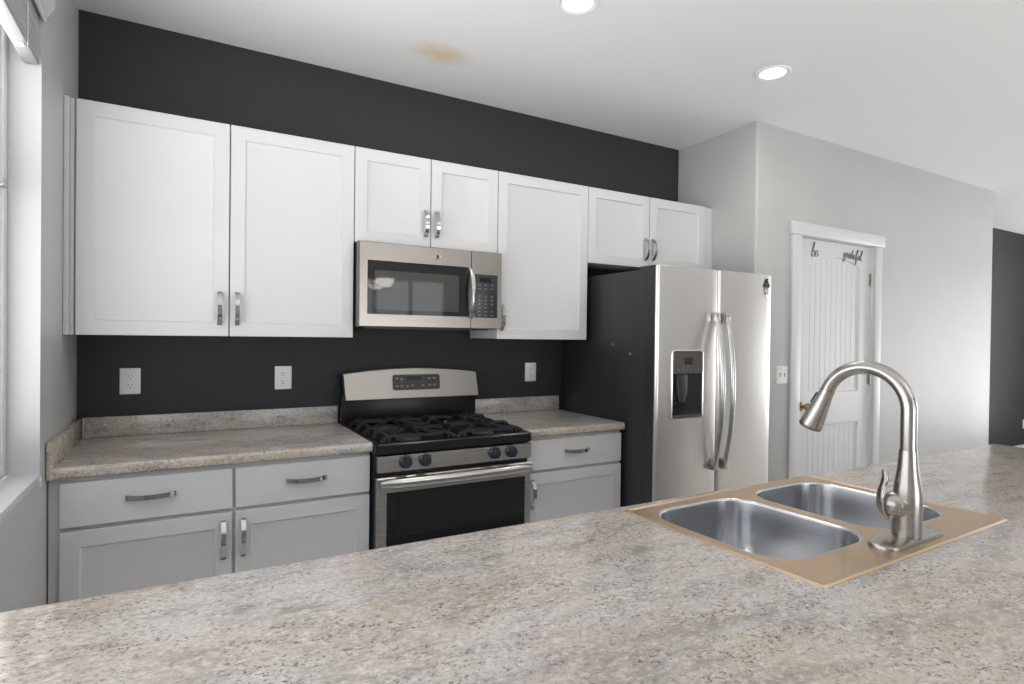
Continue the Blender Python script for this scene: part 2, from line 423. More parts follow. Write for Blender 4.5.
# knob with rosette
b = bm_()
kx, kz = DX0+0.066, 0.942
lathe(b, [(0.031, 0), (0.032, 0.004), (0.026, 0.009), (0.012, 0.011), (0.011, 0.030), (0.016, 0.034), (0.026, 0.044), (0.028, 0.055), (0.022, 0.066), (0.008, 0.070)], (kx, YD-0.0005, kz), (0, -1, 0), 28)
obj('door_knob', b, MAT['brass'], door, label='aged bronze round door knob')
for hz in (1.84, 1.115, 0.25):
    b = bm_()
    lathe(b, [(0.0085, 0), (0.0085, 0.10)], (DX1-0.001, YD-0.009, hz-0.05), (0, 0, 1), 14)
    box(b, DX1-0.030, DX1-0.004, YD-0.003, YD-0.0005, hz-0.045, hz+0.045)
    obj('door_hinge', b, MAT['hinge'], door, label='satin metal hinge')
# jamb and casing
b = bm_()
box(b, DX0-0.0, DX0+0.003, YW, YW+0.12, 0, DZ); box(b, DX1-0.003, DX1, YW, YW+0.12, 0, DZ); box(b, DX0, DX1, YW, YW+0.12, DZ-0.003, DZ)
struct('trim_2', b, MAT['white_trim'])
b = bm_()
box(b, DX0-0.098, DX0+0.002, YW-0.018, YW-0.0003, 0, DZ, 0.003)
box(b, DX1-0.002, DX1+0.078, YW-0.018, YW-0.0003, 0, DZ, 0.003)
box(b, DX0-0.112, DX1+0.100, YW-0.026, YW-0.0003, DZ, DZ+0.085, 0.003)
struct('trim_3', b, MAT['white_trim'])
b = bm_(); box(b, DX1+0.08, XP-0.02, YW-0.014, YW-0.0003, 0, 0.095, 0.003); struct('baseboard_right', b, MAT['white_trim'])

# scripted metal words on the pantry door: "be" and "grateful"
LET = {
 'b': ([(0, .10), (.16, .55), (.24, .98), (.15, 1.10), (.08, .80), (.08, .12), (.22, -.02), (.40, .16), (.36, .42), (.22, .46), (.16, .34)], .46),
 'e': ([(-.06, .28), (.10, .18), (.28, .30), (.24, .46), (.10, .46), (.03, .22), (.12, 0), (.32, .04), (.46, .22)], .42),
 'g': ([(.36, .42), (.18, .48), (.02, .26), (.10, .02), (.28, .08), (.38, .44), (.36, -.20), (.22, -.52), (.02, -.46), (.10, -.22), (.50, .10)], .50),
 'r': ([(0, .10), (.10, .40), (.14, .52), (.20, .40), (.32, .42), (.28, .12), (.36, 0), (.46, .12)], .42),
 'a': ([(.34, .40), (.18, .48), (.02, .24), (.10, 0), (.26, .08), (.36, .42), (.34, .10), (.42, 0), (.52, .12)], .50),
 't': ([(0, .12), (.12, .50), (.20, .96), (.16, .40), (.18, .06), (.30, 0), (.40, .14)], .38),
 'f': ([(0, .12), (.18, .50), (.32, .98), (.22, 1.10), (.14, .70), (.12, -.40), (.22, -.50), (.26, -.20), (.18, .06), (.40, .14)], .40),
 'u': ([(0, .12), (.08, .46), (.06, .12), (.16, 0), (.28, .12), (.36, .46), (.34, .10), (.42, 0), (.52, .12)], .50),
 'l': ([(0, .12), (.18, .56), (.24, 1.02), (.14, 1.10), (.08, .70), (.10, .10), (.20, 0), (.34, .14)], .34),
}
def script_word(name, word, x, z, h, label, slope=0.0):
    o = thing(name, label, 'wall decal', (x, YD-0.004, z))
    cx = 0.0
    for ch in word:
        pts, adv = LET[ch]
        b = bm_()
        p3 = [(x+(cx+px+py*0.22)*h, YD-0.0035, z+(py+slope*(cx+px))*h) for px, py in pts]
        sweep(b, catmull(p3, 6), circ(0.0026, 8), (0, 1, 0))
        if ch == 't':
            p3 = [(x+(cx+px)*h, YD-0.0035, z+(py+slope*(cx+px))*h) for px, py in ((0.02, .66), (.20, .70), (.42, .68))]
            sweep(b, catmull(p3, 4), circ(0.0023, 8), (0, 1, 0))
        obj('script_letter', b, MAT['decal'], o)
        cx += adv
    return o
script_word('script_decal', 'be', 4.105, 1.963, 0.088, 'small dark script word BE at top left of the white pantry door')
script_word('script_decal', 'grateful', 4.480, 1.987, 0.066, 'longer dark script word GRATEFUL at top right of the white pantry door', -0.06)

# ------------------------------------------------------------------ cabinets
def shaker(bm, x0, x1, z0, z1, yf, th=0.020, rail=0.056, dep=0.0075, sgn=-1):
    """door whose face is at y=yf looking towards sgn*y, thickness behind it"""
    r = lambda i, d: [(x0+i, yf-sgn*d, z0+i), (x1-i, yf-sgn*d, z0+i), (x1-i, yf-sgn*d, z1-i), (x0+i, yf-sgn*d, z1-i)]
    loft(bm, [r(0, th), r(0, 0.002), r(0.002, 0), r(rail, 0), r(rail+0.001, 0.0015), r(rail+0.004, dep-0.001), r(rail+0.006, dep)])
def slab(bm, x0, x1, z0, z1, yf, th=0.020, sgn=-1):
    r = lambda i, d: [(x0+i, yf-sgn*d, z0+i), (x1-i, yf-sgn*d, z0+i), (x1-i, yf-sgn*d, z1-i), (x0+i, yf-sgn*d, z1-i)]
    loft(bm, [r(0, th), r(0, 0.002), r(0.002, 0)])
def pull(bm, c, length, direction, outd=(0, -1, 0), h=0.030):
    """bowed flat bar pull: c on the door face"""
    c = Vector(c); d = Vector(direction); o = Vector(outd); path = []
    k = 14
    for i in range(k+1):
        u = -1+2*i/k
        off = h*(1-abs(u)**2.6)
        path.append(c + d*(u*length/2) + o*(off+0.0032))
    side = d.cross(o)
    sweep(bm, path, rectp(0.0170, 0.0055), o)
    for s in (-1, 1):
        e = c + d*(s*length/2*0.965)
        a = e + o*0.0005; q = e + o*0.009
        r = [[a+side*i*0.0084+d*j*0.006 for i, j in ((-1, -1), (1, -1), (1, 1), (-1, 1))], [q+side*i*0.0084+d*j*0.005 for i, j in ((-1, -1), (1, -1), (1, 1), (-1, 1))]]
        loft(bm, r)
UZ0, UZ1, UY = 1.375, 2.272, -0.338
G_UP = 'white upper wall cabinets'
def upper(name, label, x0, x1, z0, doors, fill_l=0, fill_r=0, pulls=()):
    t = thing(name, label, 'kitchen cabinet', ((x0+x1)/2, -0.16, z0), 0, G_UP)
    b = bm_(); box(b, x0-fill_l, x1+fill_r, UY+0.0205, -0.001, z0+0.002, UZ1-0.002, 0.0015)
    obj('cabinet_body', b, MAT['cabinet'], t)
    if fill_l:
        b = bm_(); box(b, 0.0010, x0-0.020, UY-0.009, UY+0.0200, z0, UZ1, 0.0015); box(b, x0-0.0195, x0-0.006, UY+0.010, UY+0.0200, z0, UZ1, 0.001); obj('filler_strip', b, MAT['cabinet'], t)
    if fill_r:
        b = bm_(); box(b, x1+0.030, XW-0.0010, UY+0.0165, UY+0.0203, z0, UZ1, 0.001); box(b, x1+0.002, x1+0.0295, UY+0.012, UY+0.0203, z0, UZ1, 0.001); obj('filler_strip', b, MAT['cabinet'], t)
    for i, (da, db) in enumerate(doors):
        b = bm_(); shaker(b, da, db, z0, UZ1, UY); d = obj('cabinet_door', b, MAT['cabinet'], t)
        for pi, px, pz in pulls:
            if pi == i:
                b = bm_(); pull(b, (px, UY, pz), 0.135, (0, 0, 1)); obj('door_pull', b, MAT['pull'], d, label='polished nickel bow pull')
    return t
upper('upper_cabinet', 'wide tall white double-door upper cabinet beside the window, left of the microwave', 0.037, 1.091, UZ0,
      [(0.037, 0.5615), (0.5665, 1.088)], fill_l=0.034, fill_r=0.0, pulls=[(0, 0.527, 1.492), (1, 0.5935, 1.492)])
upper('upper_cabinet', 'short white double-door upper cabinet directly above the microwave', 1.0925, 1.8545, 1.826,
      [(1.0925, 1.469), (1.474, 1.8515)], pulls=[(0, 1.442, 1.946), (1, 1.501, 1.946)])
upper('upper_cabinet', 'tall narrow single-door white upper cabinet between microwave and refrigerator', 1.8555, 2.4525, UZ0,
      [(1.8555, 2.4515)], pulls=[(0, 1.881, 1.49)])
upper('upper_cabinet', 'short white double-door upper cabinet above the refrigerator', 2.455, 3.425, 1.828,
      [(2.455, 2.9275), (2.9325, 3.420)], fill_r=0.085, pulls=[(0, 2.897, 1.942), (1, 2.957, 1.942)])

BY = -0.638
ZC = 0.930
def base_cab(name, label, x0, x1, cols, fill_l=0, fill_r=0):
    t = thing(name, label, 'kitchen cabinet', ((x0+x1)/2, -0.3, 0), 0, 'white base cabinets along the back wall')
    b = bm_(); box(b, x0-fill_l, x1+fill_r, BY+0.0205, -0.002, 0.10, ZC-0.0405, 0.0015); box(b, x0, x1, BY+0.09, -0.002, 0.0, 0.10)
    obj('cabinet_body', b, MAT['cabinet'], t)
    for da, db, pz_side in cols:
        b = bm_(); slab(b, da, db, 0.722, 0.874, BY); d = obj('drawer_front', b, MAT['cabinet'], t)
        b = bm_(); pull(b, ((da+db)/2, BY, 0.805), 0.148, (1, 0, 0)); obj('drawer_pull', b, MAT['pull'], d, label='polished nickel bow pull')
        b = bm_(); shaker(b, da, db, 0.115, 0.708, BY); d = obj('cabinet_door', b, MAT['cabinet'], t)
        px = db-0.030 if pz_side == 'r' else da+0.028
        b = bm_(); pull(b, (px, BY, 0.607), 0.140, (0, 0, 1)); obj('door_pull', b, MAT['pull'], d, label='polished nickel bow pull')
    return t
base_cab('base_cabinet', 'wide white base cabinet with two drawers over two doors, left of the range', 0.035, 1.092,
         [(0.035, 0.5605, 'r'), (0.5715, 1.089, 'l')], fill_l=0.032)
base_cab('base_cabinet', 'narrow white base cabinet with one drawer and one door, between range and refrigerator', 1.868, 2.474,
         [(1.874, 2.470, 'l')])

# ------------------------------------------------------------------ countertops on the back wall
def counter_profile(yb, yf, zt, th=0.038):
    """(y,z) section with rolled front nose"""
    r = 0.014; pts = [(yb, zt-th), (yf+r*0.6, zt-th)]
    for i in range(5): a = PI*1.5 - (PI/2)*i/4; pts.append((yf+r*0.6+r*0.6*math.cos(a), zt-th+r*0.6+r*0.6*math.sin(a)))
    for i in range(7): a = PI - (PI/2)*i/6; pts.append((yf+r+r*math.cos(a), zt-r+r*math.sin(a)))
    pts.append((yb, zt)); return pts
def wall_counter(label, x0, x1, left_splash):
    t = thing('countertop', label, 'countertop', ((x0+x1)/2, -0.3, ZC), 0, 'granite countertops along the back wall')
    b = bm_(); prism(b, counter_profile(-0.002, -0.652, ZC), 'x', x0+(0.0192 if left_splash else 0), x1)
    obj('counter_slab', b, MAT['granite'], t)
    b = bm_(); box(b, x0+(0.0195 if left_splash else 0), x1, -0.021, -0.002, ZC+0.0002, ZC+0.088, 0.003); obj('backsplash', b, MAT['granite'], t)
    if left_splash:
        b = bm_(); box(b, x0, x0+0.019, -0.655, -0.002, ZC-0.038, ZC+0.088, 0.003); obj('side_splash', b, MAT['granite'], t)
wall_counter('speckled granite countertop left of the range, with a side splash at the window wall', 0.002, 1.096, True)
wall_counter('short speckled granite countertop between range and refrigerator', 1.866, 2.480, False)

# ------------------------------------------------------------------ range
RX0, RX1 = 1.1005, 1.8615
rg = thing('gas_range', 'stainless and black freestanding gas range between the two base cabinets', 'stove', ((RX0+RX1)/2, -0.35, 0))
RF = -0.690
b = bm_(); box(b, RX0, RX1, -0.655, -0.028, 0.03, 0.895, 0.004)
for xx in (RX0+0.05, RX1-0.05):
    for yy in (-0.60, -0.08): lathe(b, [(0.02, 0), (0.02, 0.035)], (xx, yy, 0), n=12)
obj('range_body', b, MAT['black_enamel'], rg)
# cooktop: black tray with raised lip and front apron
b = bm_()
def rr(x0, x1, y0, y1, r, z): return [(p[0], p[1], z) for p in rrect(x0, x1, y0, y1, r, 4)]
cx0, cx1, cy0, cy1 = RX0-0.002, RX1+0.002, RF-0.004, -0.100
loft(b, [rr(cx0+0.01, cx1-0.01, cy0+0.012, cy1, 0.008, 0.880), rr(cx0, cx1, cy0, cy1, 0.010, 0.886), rr(cx0, cx1, cy0, cy1, 0.010, 0.922), rr(cx0+0.005, cx1-0.005, cy0+0.005, cy1-0.004, 0.010, 0.928),
         rr(cx0+0.020, cx1-0.020, cy0+0.030, cy1-0.012, 0.02, 0.928), rr(cx0+0.034, cx1-0.034, cy0+0.046, cy1-0.024, 0.03, 0.914)])
obj('cooktop', b, MAT['black_enamel'], rg)
# burners
for bx, by, br in ((RX0+0.19, -0.55, 0.046), (RX0+0.19, -0.25, 0.038), (RX1-0.19, -0.55, 0.042), (RX1-0.19, -0.25, 0.035), ((RX0+RX1)/2, -0.40, 0.040)):
    b = bm_(); lathe(b, [(br+0.012, 0.9145), (br+0.012, 0.919), (br, 0.924), (br*0.9, 0.9295)], (bx, by, 0), n=28)
    bu = obj('burner', b, MAT['dispenser_grey'], rg, label='round grey burner head')
    b = bm_(); lathe(b, [(br*0.92, 0.930), (br*0.95, 0.934), (br*0.85, 0.9385), (br*0.3, 0.940)], (bx, by, 0), n=28); obj('burner_cap', b, MAT['iron'], bu)
# cast-iron grates: outer bars that arch down to feet, fingers towards each burner
def grate(x0, x1):
    b = bm_(); pr = rectp(0.011, 0.012); zt, zf = 0.962, 0.929
    ya, yb_ = -0.655, -0.135
    for yy in (ya, (ya+yb_)/2, yb_):
        sweep(b, catmull([(x0, yy, zf), (x0+0.012, yy, zf+0.012), (x0+0.05, yy, zt-0.006), (x0+0.09, yy, zt-0.012), (x1-0.09, yy, zt-0.012), (x1-0.05, yy, zt-0.006), (x1-0.012, yy, zf+0.012), (x1, yy, zf)], 4), pr)
    for xx in (x0+0.035, x1-0.035):
        sweep(b, [(xx, ya, zt-0.012), (xx, yb_, zt-0.012)], pr)
    xm = (x0+x1)/2
    for cy in (-0.53, -0.262):
        for s in (-1, 1):
            # side fingers hump outward then drop to the tray edge
            xe = x0 if s < 0 else x1
            sweep(b, catmull([(xe-s*0.002, cy, zf), (xe-s*0.012, cy, zf+0.016), (xe-s*0.035, cy, zt), (xm+s*0.075, cy, zt), (xm+s*0.030, cy, zt-0.003)], 4), pr)
            sweep(b, catmull([(xm, cy+s*0.128, zt-0.012), (xm, cy+s*0.075, zt), (xm, cy+s*0.030, zt-0.003)], 4), pr, (0, 0, 1))
            for s2 in (-1, 1):
                sweep(b, [(xm+s*0.125, cy+s2*0.110, zt-0.012), (xm+s*0.040, cy+s2*0.038, zt-0.002)], pr)
    for xx in (x0+0.035, x1-0.035):
        for yy in (ya, yb_):
            sweep(b, [(xx, yy, zt-0.012), (xx, yy, zf+0.0002)], pr, (0, 1, 0))
    obj('burner_grate', b, MAT['iron'], rg, label='black cast-iron burner grate')
xm_ = (RX0+RX1)/2
grate(RX0+0.030, xm_-0.006); grate(xm_+0.006, RX1-0.030)
# control panel
b = bm_()
pp = [(-0.655, 0.802), (RF, 0.806), (RF+0.002, 0.874), (-0.655, 0.8775)]
prism(b, pp, 'x', RX0+0.006, RX1+0.0015); bmesh.ops.bevel(b, geom=b.edges[:], offset=0.002, segments=2, affect='EDGES')
cp = obj('control_panel', b, MAT['steel'], rg)
for kx in (1.228, 1.317, 1.660, 1.750):
    b = bm_()
    lathe(b, [(0.0285, 0), (0.0285, 0.004), (0.023, 0.008), (0.0215, 0.026), (0.0190, 0.030), (0.004, 0.031)], (kx, RF-0.0005, 0.845), (0, -1, 0), 28)
    box(b, kx-0.0045, kx+0.0045, RF-0.040, RF-0.024, 0.845-0.020, 0.845+0.020, 0.002)
    obj('burner_knob', b, MAT['blue_black'], rg, label='blue-black burner knob')
for kx in (1.228, 1.317, 1.660, 1.750):
    b = bm_()
    for a in (40, 60, 80): 
        q = math.radians(a); box(b, kx+0.036*math.cos(q)-0.002, kx+0.036*math.cos(q)+0.002, RF-0.0012, RF+0.001, 0.843+0.036*math.sin(q)*0.8-0.002, 0.843+0.036*math.sin(q)*0.8+0.002)
    obj('knob_marking', b, MAT['slot'], cp)
# oven door
b = bm_()
ox0, ox1, oz0, oz1 = RX0+0.003, RX1+0.0015, 0.19, 0.784
gx0, gx1, gz0, gz1 = RX0+0.046, RX1-0.032, 0.255, 0.719
r4 = lambda i, y: [(ox0+i, y, oz0+i), (ox1-i, y, oz0+i), (ox1-i, y, oz1-i), (ox0+i, y, oz1-i)]
g4 = lambda i, y: [(gx0+i, y, gz0+i), (gx1-i, y, gz0+i), (gx1-i, y, gz1-i), (gx0+i, y, gz1-i)]
loft(b, [r4(0, -0.657), r4(0, RF+0.006), r4(0.005, RF), g4(0, RF), g4(0.002, RF+0.003)])
od = obj('oven_door', b, MAT['steel'], rg)
b = bm_(); box(b, gx0+0.001, gx1-0.001, RF+0.0005, RF+0.0028, gz0+0.001, gz1-0.001); obj('oven_glass', b, MAT['black_glass'], od)
for i in range(9):
    b = bm_(); xx = RX0+0.08+i*0.070; box(b, xx, xx+0.045, -0.684, -0.66, oz1+0.0005, oz1+0.003)
    obj('door_vent', b, MAT['slot'], od)
b = bm_()
hx0, hx1 = RX0+0.012, RX1-0.010
path = []
for i in range(25):
    u = -1+2*i/24; path.append((xm_+u*(hx1-hx0)/2, RF-0.034-0.016*(1-u*u), 0.765))
sweep(b, path, [(0.015*math.cos(2*PI*i/16), 0.0215*math.sin(2*PI*i/16)) for i in range(16)], (0, 0, 1), [min(1.0, 0.62+0.38*((1-abs(-1+2*i/24))*8)) for i in range(25)])
for xx in (hx0+0.010, hx1-0.010): box(b, xx-0.011, xx+0.011, RF-0.040, RF-0.0003, 0.752, 0.778, 0.003)
obj('oven_handle', b, MAT['handle_steel'], od, label='bowed stainless oven door handle')
b = bm_(); box(b, ox0, ox1, RF, -0.657, 0.035, 0.182, 0.005); obj('warming_drawer', b, MAT['steel'], rg)
# backguard
b = bm_(); box(b, RX0, RX1-0.002, -0.080, -0.026, 0.895, 1.075, 0.004); obj('backguard', b, MAT['black_enamel'], rg)
b = bm_()
def cons(t, y, dz=0.0):
    k = 16; pts = []
    xa, xb = RX0+0.006+0.010*t, RX1+0.006-0.018*t
    zl = 1.052
    pts = [(RX0+0.014-0.0*t, zl), (RX1+0.004, zl)]
    for i in range(k+1):
        u = 1-2*i/k; xx = (RX0+0.004+RX1-0.006)/2+u*(RX1-RX0-0.010)/2
        pts.append((xx, 1.186+0.026*(1-u*u)))
    return pts
cr = cons(0, 0)
tilt = lambda x, z, off: (x, -0.105+off+0.020*(z-1.052)/0.15, z)
def shrink(pts, f):
    c = ((RX0+RX1)/2, 1.12); return [(c[0]+(p[0]-c[0])*(1-f/0.38), c[1]+(p[1]-c[1])*(1-f/0.075)) for p in pts]
loft(b, [[(p[0], -0.027, p[1]) for p in shrink(cr, -0.004)], [tilt(p[0], p[1], 0.010) for p in shrink(cr, -0.004)]])
co = obj('console_housing', b, MAT['black_enamel'], rg)
b = bm_(); loft(b, [[tilt(p[0], p[1], 0.0098) for p in cr], [tilt(p[0], p[1], 0.002) for p in cr], [tilt(p[0], p[1], 0) for p in shrink(cr, 0.002)]])
obj('console_panel', b, MAT['steel_m'], co, label='arched stainless control console')
b = bm_()
kp = rrect(1.362, 1.630, 1.096, 1.178, 0.012, 4)
loft(b, [[tilt(p[0], p[1], -0.0002) for p in kp], [tilt(p[0], p[1], -0.003) for p in kp]])
kpo = obj('oven_keypad', b, MAT['black_plastic'], co)
b = bm_()
ck = [(1.442, 1.146), (1.520, 1.146), (1.520, 1.168), (1.442, 1.168)]
loft(b, [[tilt(p[0], p[1], -0.0031) for p in ck], [tilt(p[0], p[1], -0.0038) for p in ck]]); obj('clock_display', b, MAT['clock'], co)
for bx, bz in ((1.385, 1.158), (1.412, 1.154), (1.385, 1.118), (1.412, 1.118), (1.444, 1.116), (1.472, 1.119), (1.530, 1.118), (1.568, 1.120), (1.598, 1.120), (1.568, 1.156), (1.598, 1.156)):
    b = bm_(); q = [(bx-0.008, bz-0.005), (bx+0.008, bz-0.005), (bx+0.008, bz+0.005), (bx-0.008, bz+0.005)]
    loft(b, [[tilt(p[0], p[1], -0.0031) for p in q], [tilt(p[0], p[1], -0.0036) for p in q]])
    obj('oven_button', b, MAT['legend'], co)

# ------------------------------------------------------------------ microwave
MX0, MX1, MZ0, MZ1, MY = 1.094, 1.848, 1.426, 1.824, -0.402
mw = thing('microwave', 'stainless over-the-range microwave mounted under the short cabinet above the stove', 'microwave', ((MX0+MX1)/2, -0.2, MZ0))
b = bm_(); box(b, MX0+0.004, MX1-0.004, -0.365, -0.002, MZ0+0.006, MZ1-0.0015, 0.003)
box(b, MX0+0.05, MX1-0.05, -0.34, -0.03, MZ0-0.006, MZ0+0.007)
obj('microwave_body', b, MAT['black_plastic'], mw)
DXS = 1.668                                           # seam between door and control side
b = bm_()
wx0, wx1, wz0, wz1 = 1.136, 1.652, 1.486, 1.738
def mring(x0, x1, z0, z1, y, r=0.0): return [(x0, y, z0), (x1, y, z0), (x1, y, z1), (x0, y, z1)]
loft(b, [mring(MX0, DXS, MZ0, MZ1, -0.366), mring(MX0, DXS, MZ0, MZ1, MY+0.008), mring(MX0+0.006, DXS-0.001, MZ0+0.004, MZ1-0.004, MY),
         mring(wx0, wx1, wz0, wz1, MY), mring(wx0+0.002, wx1-0.002, wz0+0.002, wz1-0.002, MY+0.003)])
md = obj('microwave_door', b, MAT['steel_m'], mw)
b = bm_(); box(b, wx0+0.001, wx1-0.001, MY+0.0002, MY+0.0028, wz0+0.001, wz1-0.001); obj('door_glass', b, MAT['black_glass'], md)
b = bm_(); box(b, wx0+0.034, wx1-0.052, MY-0.0002, MY+0.0015, wz0+0.022, wz1-0.046); obj('door_screen', b, MAT['screen'], md)
b = bm_()
path = []
for i in range(17):
    u = -1+2*i/16; path.append((1.664, MY-0.006-0.034*(1-abs(u)**2.5), 1.605+u*0.124))
sweep(b, path, [(0.012*math.cos(2*PI*i/12), 0.006*math.sin(2*PI*i/12)) for i in range(12)], (0, -1, 0))
obj('microwave_handle', b, MAT['handle_steel'], md, label='bowed stainless vertical handle')
b = bm_()
lathe(b, [(0.0135, 0), (0.0135, 0.002), (0.0115, 0.003), (0.0105, 0.0022), (0.001, 0.0022)], (1.484, MY-0.0002, 1.778), (0, -1, 0), 28)
bd = obj('round_badge', b, MAT['pull'], md, label='round silver monogram badge')
b = bm_()
lathe(b, [(0.0078, 0), (0.0078, 0.0006), (0.001, 0.0006)], (1.484, MY-0.0025, 1.778), (0, -1, 0), 20)
obj('badge_centre', b, MAT['slot'], bd)
b = bm_()
loft(b, [mring(DXS+0.0015, MX1, MZ0, MZ1, -0.366), mring(DXS+0.0015, MX1, MZ0, MZ1, MY+0.006), mring(DXS+0.003, MX1-0.004, MZ0+0.004, MZ1-0.004, MY)])
cp_ = obj('control_side', b, MAT['steel_m'], mw)
b = bm_(); box(b, 1.687, 1.820, MY-0.0022, MY-0.0002, 1.484, 1.706, 0.0008); obj('microwave_keypad', b, MAT['black_plastic'], cp_)
b = bm_(); box(b, 1.715, 1.782, MY-0.003, MY-0.0024, 1.666, 1.690); obj('microwave_display', b, MAT['black_glass'], cp_)
for r_ in range(9):
    if r_ == 2: continue
    zz = 1.652-r_*0.0195
    for c_ in range(3):
        xx = 1.716+c_*0.036
        if r_ == 6 and c_ == 2: continue
        b = bm_(); box(b, xx-0.008, xx+0.008, MY-0.0027, MY-0.0023, zz-0.0022, zz+0.0022)
        if r_ in (3, 4, 5): box(b, xx-0.003, xx+0.003, MY-0.0027, MY-0.0023, zz-0.006, zz+0.005)
        obj('keypad_button', b, MAT['legend'], cp_)

# ------------------------------------------------------------------ refrigerator
FX0, FX1, FZ = 2.497, 3.402, 1.768
FY = -0.868
fr = thing('refrigerator', 'stainless side-by-side refrigerator with charcoal sides and a water dispenser', 'refrigerator', ((FX0+FX1)/2, -0.4, 0))
b = bm_(); box(b, FX0+0.004, FX1-0.004, FY+0.088, -0.035, 0.02, FZ-0.016, 0.005)
box(b, FX0+0.02, FX1-0.02, FY+0.10, -0.06, 0.0, 0.03)
obj('fridge_body', b, MAT['fridge_side'], fr)
for yy, zz in ((-0.515, 1.354), (-0.662, 1.303)):
    b = bm_(); lathe(b, [(0.007, 0), (0.006, 0.0012), (0.001, 0.0016)], (FX0+0.0038, yy, zz), (-1, 0, 0), 12)
    obj('side_dent', b, MAT['fridge_edge'], fr, label='small bright dent in the dark side panel')
for xx in (FX0+0.02, FX1-0.12):
    b = bm_(); box(b, xx, xx+0.10, FY+0.06, FY+0.16, FZ-0.016, FZ+0.004, 0.004)
    obj('hinge_cover', b, MAT['fridge_side'], fr)
XG = 2.948
def fdoor(x0, x1, hole=None):
    """door with rounded vertical front edges and a gently bowed face"""
    def front(u): return FY - 0.006*(1-(2*u-1)**2)
    r = 0.016
    b = bm_()
    poly = [(x0, FY+0.078), (x1, FY+0.078)]
    k = 5
    for i in range(k+1):
        a = PI/2*i/k; poly.append((x1-r+r*math.cos(a), FY+r-r*math.sin(a)))
    nn = 10
    for i in range(1, nn):
        u = 1-i/nn; poly.append((x0+r+(x1-x0-2*r)*u, front(u)))
    for i in range(k+1):
        a = PI/2*i/k; poly.append((x0+r-r*math.sin(a), FY+r-r*math.cos(a)))
    zs = [0.075, 0.079, FZ-0.004, FZ]
    rings = []
    for z, s in zip(zs, (0.003, 0, 0, 0.003)):
        cx = (x0+x1)/2
        rings.append([(p[0]+(s if p[0] < cx else -s), p[1]+(s if p[1] < FY+0.05 else 0), z) for p in poly])
    loft(b, rings)
    b.normal_update()
    for f in b.faces:
        if all(v.co.y > FY+0.012 for v in f.verts): f.material_index = 1
    return b
ld = obj('freezer_door', fdoor(FX0, XG-0.003), [MAT['steel_v'], MAT['fridge_side']], fr)
rd_ = obj('fresh_food_door', fdoor(XG+0.003, FX1), [MAT['steel_v'], MAT['fridge_side']], fr)
b = bm_(); box(b, FX0+0.003, FX1-0.003, FY+0.079, FY+0.0875, 0.08, FZ-0.012); obj('door_gasket', b, MAT['slot'], fr)
# dispenser: bezel, panel, dark cavity, paddle
qx0, qx1, qz0, qz1 = 2.604, 2.820, 0.972, 1.322
YB = FY-0.006
b = bm_()
br_ = lambda i, y, r: [(p[0], y, p[1]) for p in rrect(qx0-i, qx1+i, qz0-i, qz1+i, r, 4)]
loft(b, [br_(0.010, FY+0.002, 0.02), br_(0.009, YB-0.004, 0.02), br_(0.003, YB-0.006, 0.016), br_(0.0, YB-0.004, 0.014), br_(0.0, YB-0.002, 0.014)], False, False)
dp = obj('dispenser_bezel', b, MAT['steel_v'], ld)
b = bm_()
zc = 1.205
c4 = lambda i, y: [(qx0+0.004+i, y, qz0+0.006+i*0.3), (qx1-0.004-i, y, qz0+0.006+i*0.3), (qx1-0.004-i, y, zc-i), (qx0+0.004+i, y, zc-i)]
box(b, qx0-0.001, qx1+0.001, YB-0.0028, YB+0.004, qz0-0.001, qz1+0.001)
obj('dispenser_cavity', b, MAT['black_glass'], ld)
b = bm_(); loft(b, [[(p[0], YB-0.003, p[1]) for p in rrect(qx0+0.002, qx1-0.002, zc, qz1-0.002, 0.012, 4)], [(p[0], YB-0.010, p[1]) for p in rrect(qx0+0.004, qx1-0.004, zc+0.001, qz1-0.006, 0.012, 4)]])
pn = obj('dispenser_panel', b, MAT['dispenser_grey'], ld)
b = bm_(); box(b, 2.682, 2.740, YB-0.0115, YB-0.0102, 1.252, 1.290); obj('dispenser_display', b, MAT['lcd'], ld)
for i in range(6):
    b = bm_(); box(b, 2.632+i*0.030, 2.644+i*0.030, YB-0.011, YB-0.0102, 1.222, 1.228)
    obj('dispenser_button', b, MAT['legend'], ld)
b = bm_(); box(b, 2.625, 2.700, YB-0.016, YB-0.0032, 1.090, 1.200, 0.005); box(b, 2.638, 2.688, YB-0.014, YB-0.0032, 1.055, 1.150, 0.004)
obj('dispenser_paddle', b, MAT['black_plastic'], ld)
b = bm_(); box(b, qx0+0.004, qx1-0.004, YB-0.012, YB-0.0032, qz0+0.002, qz0+0.016, 0.003); obj('dispenser_tray', b, MAT['dispenser_grey'], ld)
# handles
for hx, par in ((XG-0.040, ld), (XG+0.040, rd_)):
    b = bm_(); path = []
    for i in range(25):
        u = -1+2*i/24; path.append((hx, FY-0.026-0.048*(1-abs(u)**2.2), 1.105+u*0.405))
    sweep(b, path, [(0.0165*math.cos(2*PI*i/14), 0.011*math.sin(2*PI*i/14)) for i in range(14)], (0, -1, 0))
    h_ = obj('fridge_handle', b, MAT['handle_steel'], par, label='long bowed stainless handle')
    for zz in (1.505, 0.705):
        b = bm_(); box(b, hx-0.0175, hx+0.0175, FY-0.036, FY-0.004, zz-0.028, zz+0.028, 0.003)
        obj('handle_bracket', b, MAT['handle_steel'], h_)
